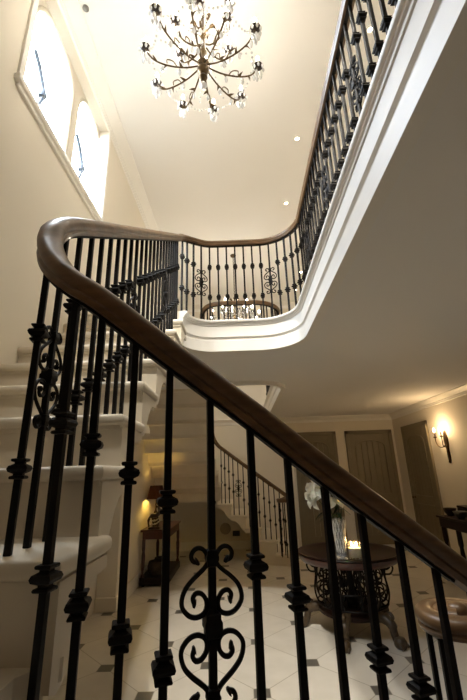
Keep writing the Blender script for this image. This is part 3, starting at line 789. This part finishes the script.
# ------------------------------------------------------------------ lamp table under the far stair
LX0, LX1, LY0, LY1, LZ = -1.625, -1.16, 6.4, 7.55, -.83
t = thing('side_table', 'dark mahogany side table with turned legs and low shelf under the far stairs', 'table', ((LX0 + LX1) / 2, (LY0 + LY1) / 2, ZF))
H = LZ - ZF; hw = (LX1 - LX0) / 2; hl = (LY1 - LY0) / 2
bm = B(); box(bm, -hw, hw, -hl, hl, H - .03, H, .006); obj('tabletop', bm, 'red_wood', t)
bm = B(); box(bm, -hw + .03, hw - .03, -hl + .03, hl - .03, H - .14, H - .031, .004); o = obj('apron', bm, 'red_wood', t)
bm = B(); box(bm, -hw + .01, hw - .01, -hl + .01, hl - .01, .02, .12, .008); obj('low_shelf', bm, 'dark_wood', t)
lg = None
for sx in (-1, 1):
    for sy in (-1, 1):
        p = (sx * (hw - .05), sy * (hl - .05), .12)
        if lg is None:
            bm = B(); hh = H - .14 - .12; lathe(bm, [(.028, 0), (.03, .02), (.018, .05), (.024, .12), (.03, .3), (.02, .36), (.026, .38), (.026, hh)], 12); lg = obj('leg', bm, 'red_wood', t, loc=p, smooth=50)
        else: inst(lg, t, p)
ft = None
for sx in (-1, 1):
    for sy in (-1, 1):
        p = (sx * (hw - .06), sy * (hl - .06), 0)
        if ft is None:
            bm = B(); lathe(bm, [(0, 0), (.02, 0), (.026, .008), (.024, .02), (0, .02)], 10); ft = obj('bun_foot', bm, 'dark_wood', t, loc=p, smooth=50)
        else: inst(ft, t, p)
for i, (yy, lab, s) in enumerate(((6.62, 'round dark woven basket on the low shelf at the near end of the side table', 1), (6.98, 'round dark woven basket on the low shelf behind the nearer basket', .9))):
    bm = B(); lathe(bm, [(0, 0), (.10 * s, 0), (.135 * s, .06), (.14 * s, .13 * s), (.12 * s, .19 * s), (.11 * s, .19 * s), (.125 * s, .12 * s), (.09 * s, .02), (0, .02)], 20)
    o = obj('basket', bm, 'basket', loc=(-1.40, yy, ZF + .121), smooth=50); tag(o, lab, 'basket', 'baskets on the low shelf')
t = thing('table_lamp', 'lit table lamp with dark pleated shade on the mahogany side table', 'lamp', (-1.47, 6.76, LZ))
bm = B(); lathe(bm, [(0, 0), (.075, 0), (.078, .012), (.04, .03), (.022, .05), (.04, .09), (.05, .15), (.035, .22), (.015, .26), (.012, .36), (0, .365)], 18); obj('base', bm, 'bronze', t, smooth=50)
bm = B(); n = 40
lo = [bm.verts.new(((.155 + .004 * (i % 2)) * math.cos(2 * PI * i / n), (.155 + .004 * (i % 2)) * math.sin(2 * PI * i / n), .435)) for i in range(n)]
hi = [bm.verts.new(((.10 + .003 * (i % 2)) * math.cos(2 * PI * i / n), (.10 + .003 * (i % 2)) * math.sin(2 * PI * i / n), .645)) for i in range(n)]
for i in range(n): bm.faces.new((lo[i], lo[(i + 1) % n], hi[(i + 1) % n], hi[i]))
bmesh.ops.solidify(bm, geom=bm.faces[:], thickness=.003); obj('lamp_shade', bm, 'shade', t)
bm = B(); lathe(bm, [(0, 0), (.012, .005), (.012, .02), (.028, .06), (.02, .09), (0, .1)], 12, (0, 0, .45)); obj('bulb', bm, 'lampbulb', t, smooth=60)
bm = B()
for q in range(3): tube(bm, [(0, 0, .44 if q else .6), (.1 * math.cos(q * 2.1), .1 * math.sin(q * 2.1), .64)], .002, 4)
tube(bm, [(0, 0, .36), (0, 0, .455)], .008, 6); obj('shade_carrier', bm, 'bronze', t)
t = thing('sculpture', 'small dark figure sculpture with pale bands beside the lit table lamp', 'sculpture', (-1.43, 6.52, LZ))
bm = B(); box(bm, -.09, .09, -.05, .05, 0, .03, .006); obj('base', bm, 'darkpot', t)
bm = B(); tube(bm, catmull([(-.09, 0, .03), (-.10, 0, .12), (-.05, 0, .19), (.03, 0, .20), (.07, 0, .25), (.06, 0, .32), (.02, 0, .33)], 5), [.014] * 5 + [.02] * 5 + [.032] * 10 + [.024] * 6 + [.018] * 5, 8)
tube(bm, catmull([(.05, 0, .03), (.06, 0, .10), (.04, 0, .18)], 5), .016, 8); tube(bm, catmull([(-.02, .03, .03), (-.03, .02, .1), (-.04, 0, .18)], 5), .015, 8)
obj('figure', bm, 'darkpot', t, smooth=60)
bm = B()
for z, r in ((.09, .075), (.14, .07)):
    pts = [(r * math.cos(a), .05 * math.sin(a), z + .02 * math.cos(2 * a)) for a in [2 * PI * q / 20 for q in range(21)]]; tube(bm, pts, .009, 6)
o = obj('pale_band', bm, 'ivory', t, smooth=60)

# ------------------------------------------------------------------ things on the back wall under the far stair
bm = B(); lathe(bm, [(0, .012), (.10, .012), (.115, .008), (.12, 0), (0, 0)], 28); bmesh.ops.rotate(bm, verts=bm.verts, matrix=Matrix.Rotation(PI / 2, 3, 'X'))
o = obj('wall_speaker', bm, 'grille', loc=(-.41, YB, -1.20), smooth=40); tag(o, 'round grille set in the dark wall under the far stairs', 'speaker')
bm = B(); box(bm, -.08, .08, -.012, 0, -.055, .055, .004); o = obj('wall_socket', bm, 'socket', loc=(-.17, YB, -1.30)); tag(o, 'dark rectangular socket plate on the wall right of the round grille', 'socket')

# ------------------------------------------------------------------ wall sconce
t = thing('wall_sconce', 'lit bronze two candle wall light on the right wall beside the door', 'wall light', (XR, 6.83, .30))
bm = B(); prism(bm, [(-.02, -.24), (.02, -.24), (.03, -.16), (.022, -.05), (.045, .05), (.05, .16), (.03, .25), (0, .29), (-.03, .25), (-.05, .16), (-.045, .05), (-.022, -.05), (-.03, -.16)], 'x', -.03, 0)
lathe(bm, [(0, -.06), (.018, -.05), (.024, -.03), (.012, 0), (0, 0)], 10, (-.02, 0, -.22)); obj('backplate', bm, 'bronze', t, smooth=40)
for s, px in ((1, .17), (-1, .05)):
    bm = B(); tube(bm, catmull([(-.02, 0, .05), (-.07, s * .05, -.0), (-.10, s * px * .7, .02), (-.11, s * px, .10), (-.11, s * px, .17)], 6), .010, 6)
    arm = obj('arm', bm, 'bronze', t, smooth=60)
    bm = B(); lathe(bm, [(0, 0), (.014, 0), (.032, .018), (.034, .026), (0, .026)], 12, (-.11, s * px, .165)); obj('drip_pan', bm, 'bronze', arm, smooth=50)
    bm = B(); lathe(bm, [(.013, 0), (.013, .08), (0, .081)], 10, (-.11, s * px, .19)); obj('candle_sleeve', bm, 'darkpot', arm, smooth=50)
    bm = B(); lathe(bm, [(0, 0), (.011, .006), (.018, .03), (.012, .055), (.004, .075), (0, .08)], 10, (-.11, s * px, .272)); obj('bulb', bm, 'sbulb', arm, smooth=60)

# ------------------------------------------------------------------ console table on the right
t = thing('console_table', 'dark wooden console table on turned legs against the right wall', 'table', (3.32, 5.75, ZF))
H = -.75 - ZF; hw, hl = .28, .72
bm = B(); box(bm, -hw, hw, -hl, hl, H - .03, H, .008); obj('tabletop', bm, 'dark_wood', t)
bm = B(); box(bm, -hw + .03, hw - .03, -hl + .03, hl - .03, H - .16, H - .031, .004); obj('apron', bm, 'dark_wood', t)
lg = None
for sx in (-1, 1):
    for yy in (-hl + .07, -.24, .24, hl - .07):
        p = (sx * (hw - .06), yy, 0)
        if lg is None:
            hh = H - .16; bm = B(); lathe(bm, [(0, 0), (.03, 0), (.036, .02), (.02, .05), (.028, .1), (.036, .3), (.026, .48), (.036, .52), (.034, hh)], 12); lg = obj('leg', bm, 'dark_wood', t, loc=p, smooth=50)
        else: inst(lg, t, p)
zt = -.75
def bowl(name, lab, loc, r, h, mat):
    bm = B(); lathe(bm, [(0, 0), (r * .45, 0), (r * .5, .012), (r * .8, h * .5), (r, h), (r * .95, h), (r * .75, h * .5), (r * .4, .02), (0, .02)], 22)
    o = obj(name, bm, mat, loc=loc, smooth=50); tag(o, lab, 'bowl', 'bowls on the console table'); return o
bowl('bowl', 'dark bronze bowl at the left end of the console table', (3.2, 6.32, zt), .10, .11, 'darkpot')
bowl('bowl', 'bright pewter bowl beside the dark boxes on the console table', (3.16, 5.95, zt), .10, .10, 'pewter')
for i, (x, y, lab, s) in enumerate(((3.42, 6.22, 'dark lidded box at the back left of the console table', 1), (3.3, 5.70, 'dark lidded box right of the pewter bowl on the console table', 1.1))):
    t = thing('box', lab, 'box', (x, y, zt), 0, 'lidded boxes on the console table')
    bm = B(); box(bm, -.09 * s, .09 * s, -.12 * s, .12 * s, 0, .11 * s, .006); obj('body', bm, 'darkpot', t)
    bm = B(); box(bm, -.095 * s, .095 * s, -.125 * s, .125 * s, .111 * s, .145 * s, .01); obj('lid', bm, 'dark_wood', t)
t = thing('urn', 'dark rounded urn at the back of the console table', 'urn', (3.45, 5.92, zt))
bm = B(); lathe(bm, [(0, 0), (.06, 0), (.06, .015), (.03, .04), (.08, .10), (.10, .16), (.08, .21), (.05, .23), (0, .23)], 18); obj('body', bm, 'darkpot', t, smooth=50)
bm = B(); lathe(bm, [(0, .231), (.055, .231), (.045, .25), (.012, .262), (.016, .28), (0, .29)], 14); obj('lid', bm, 'darkpot', t, smooth=50)

# ------------------------------------------------------------------ light
def point(name, loc, e, col, r=.03):
    l = bpy.data.lights.new(name, 'POINT'); l.energy = e; l.color = col; l.shadow_soft_size = r
    o = bpy.data.objects.new(name, l); COL.objects.link(o); o.location = loc; return o
WARM = (1, .82, .60)
point('sconce_glow', (XR - .22, 6.85, .60), 5, (1, .70, .38), .05)
point('lamp_glow', (-1.47, 6.76, LZ + .50), 9, (1, .64, .09), .03)
point('candle_glow', (CX, CY, TZ + .15), 1.6, (1, .6, .22), .03)
w = bpy.data.worlds.new('sky'); S.world = w; w.use_nodes = True
nt = w.node_tree; bg = nt.nodes['Background']; bg.inputs[1].default_value = 26
tc = nt.nodes.new('ShaderNodeTexCoord'); sx = nt.nodes.new('ShaderNodeSeparateXYZ'); rp_ = nt.nodes.new('ShaderNodeValToRGB')
nt.links.new(tc.outputs['Generated'], sx.inputs[0])
mr = nt.nodes.new('ShaderNodeMapRange'); mr.inputs['From Min'].default_value = -1; nt.links.new(sx.outputs['Z'], mr.inputs['Value'])
nt.links.new(mr.outputs[0], rp_.inputs[0]); nt.links.new(rp_.outputs[0], bg.inputs[0])
e = rp_.color_ramp.elements                             # dull ground below, bright overcast sky above
e[0].position = .46; e[0].color = (.02, .02, .017, 1); e[1].position = .54; e[1].color = (.55, .61, .70, 1); e2 = e.new(.85); e2.color = (.62, .70, .82, 1); e2 = e.new(1.0); e2.color = (3.0, 3.2, 3.4, 1)
for i, (b0, b1) in enumerate(bays):
    l = bpy.data.lights.new('window_portal', 'AREA'); l.shape = 'RECTANGLE'; l.size = 1.36; l.size_y = b1 - b0
    l.cycles.is_portal = True
    o = bpy.data.objects.new('window_portal', l); COL.objects.link(o)
    o.location = (XG - .02, (b0 + b1) / 2, 3.43)
    o.rotation_euler = (0, -PI / 2, 0)

# two added beams without any fixture, over the near stairwell, brighten the hall floor
for x, tx, ty, e_ in ((.05, .0, 3.6, 330), (.35, .8, 4.7, 430)):
    l = bpy.data.lights.new('spot_beam', 'SPOT'); l.energy = e_; l.color = (1, .94, .83); l.spot_size = math.radians(46); l.spot_blend = 1; l.shadow_soft_size = .06
    o = bpy.data.objects.new('spot_beam', l); COL.objects.link(o); o.location = (x, .55, ZC - .05)
    o.rotation_euler = (V((tx, ty, ZF)) - o.location).to_track_quat('-Z', 'Y').to_euler()

# ------------------------------------------------------------------ camera
f, p, r, yw = 371.725, .316226, -.0322830, -.0110293
cp, sp_, cy, sy = math.cos(p), math.sin(p), math.cos(yw), math.sin(yw)
F = V((sy * cp, cy * cp, sp_)); Rt = V((cy, -sy, 0)); U = Rt.cross(F)
R2 = Rt * math.cos(r) + U * math.sin(r); U2 = -Rt * math.sin(r) + U * math.cos(r)
cam = bpy.data.cameras.new('camera'); co = bpy.data.objects.new('camera', cam); COL.objects.link(co)
co.matrix_world = Matrix(((R2.x, U2.x, -F.x, 0), (R2.y, U2.y, -F.y, 0), (R2.z, U2.z, -F.z, 0), (0, 0, 0, 1)))
cam.sensor_fit = 'VERTICAL'; cam.sensor_height = 24; cam.lens = f / 700 * 24; cam.clip_start = .02
S.camera = co
vs = S.view_settings; vs.view_transform = 'Standard'; vs.look = 'None'; vs.gamma = 1; vs.exposure = 1.1; vs.use_curve_mapping = False
S.cycles.use_denoising = True
S.cycles.max_bounces = 10; S.cycles.diffuse_bounces = 6; S.cycles.transparent_max_bounces = 16
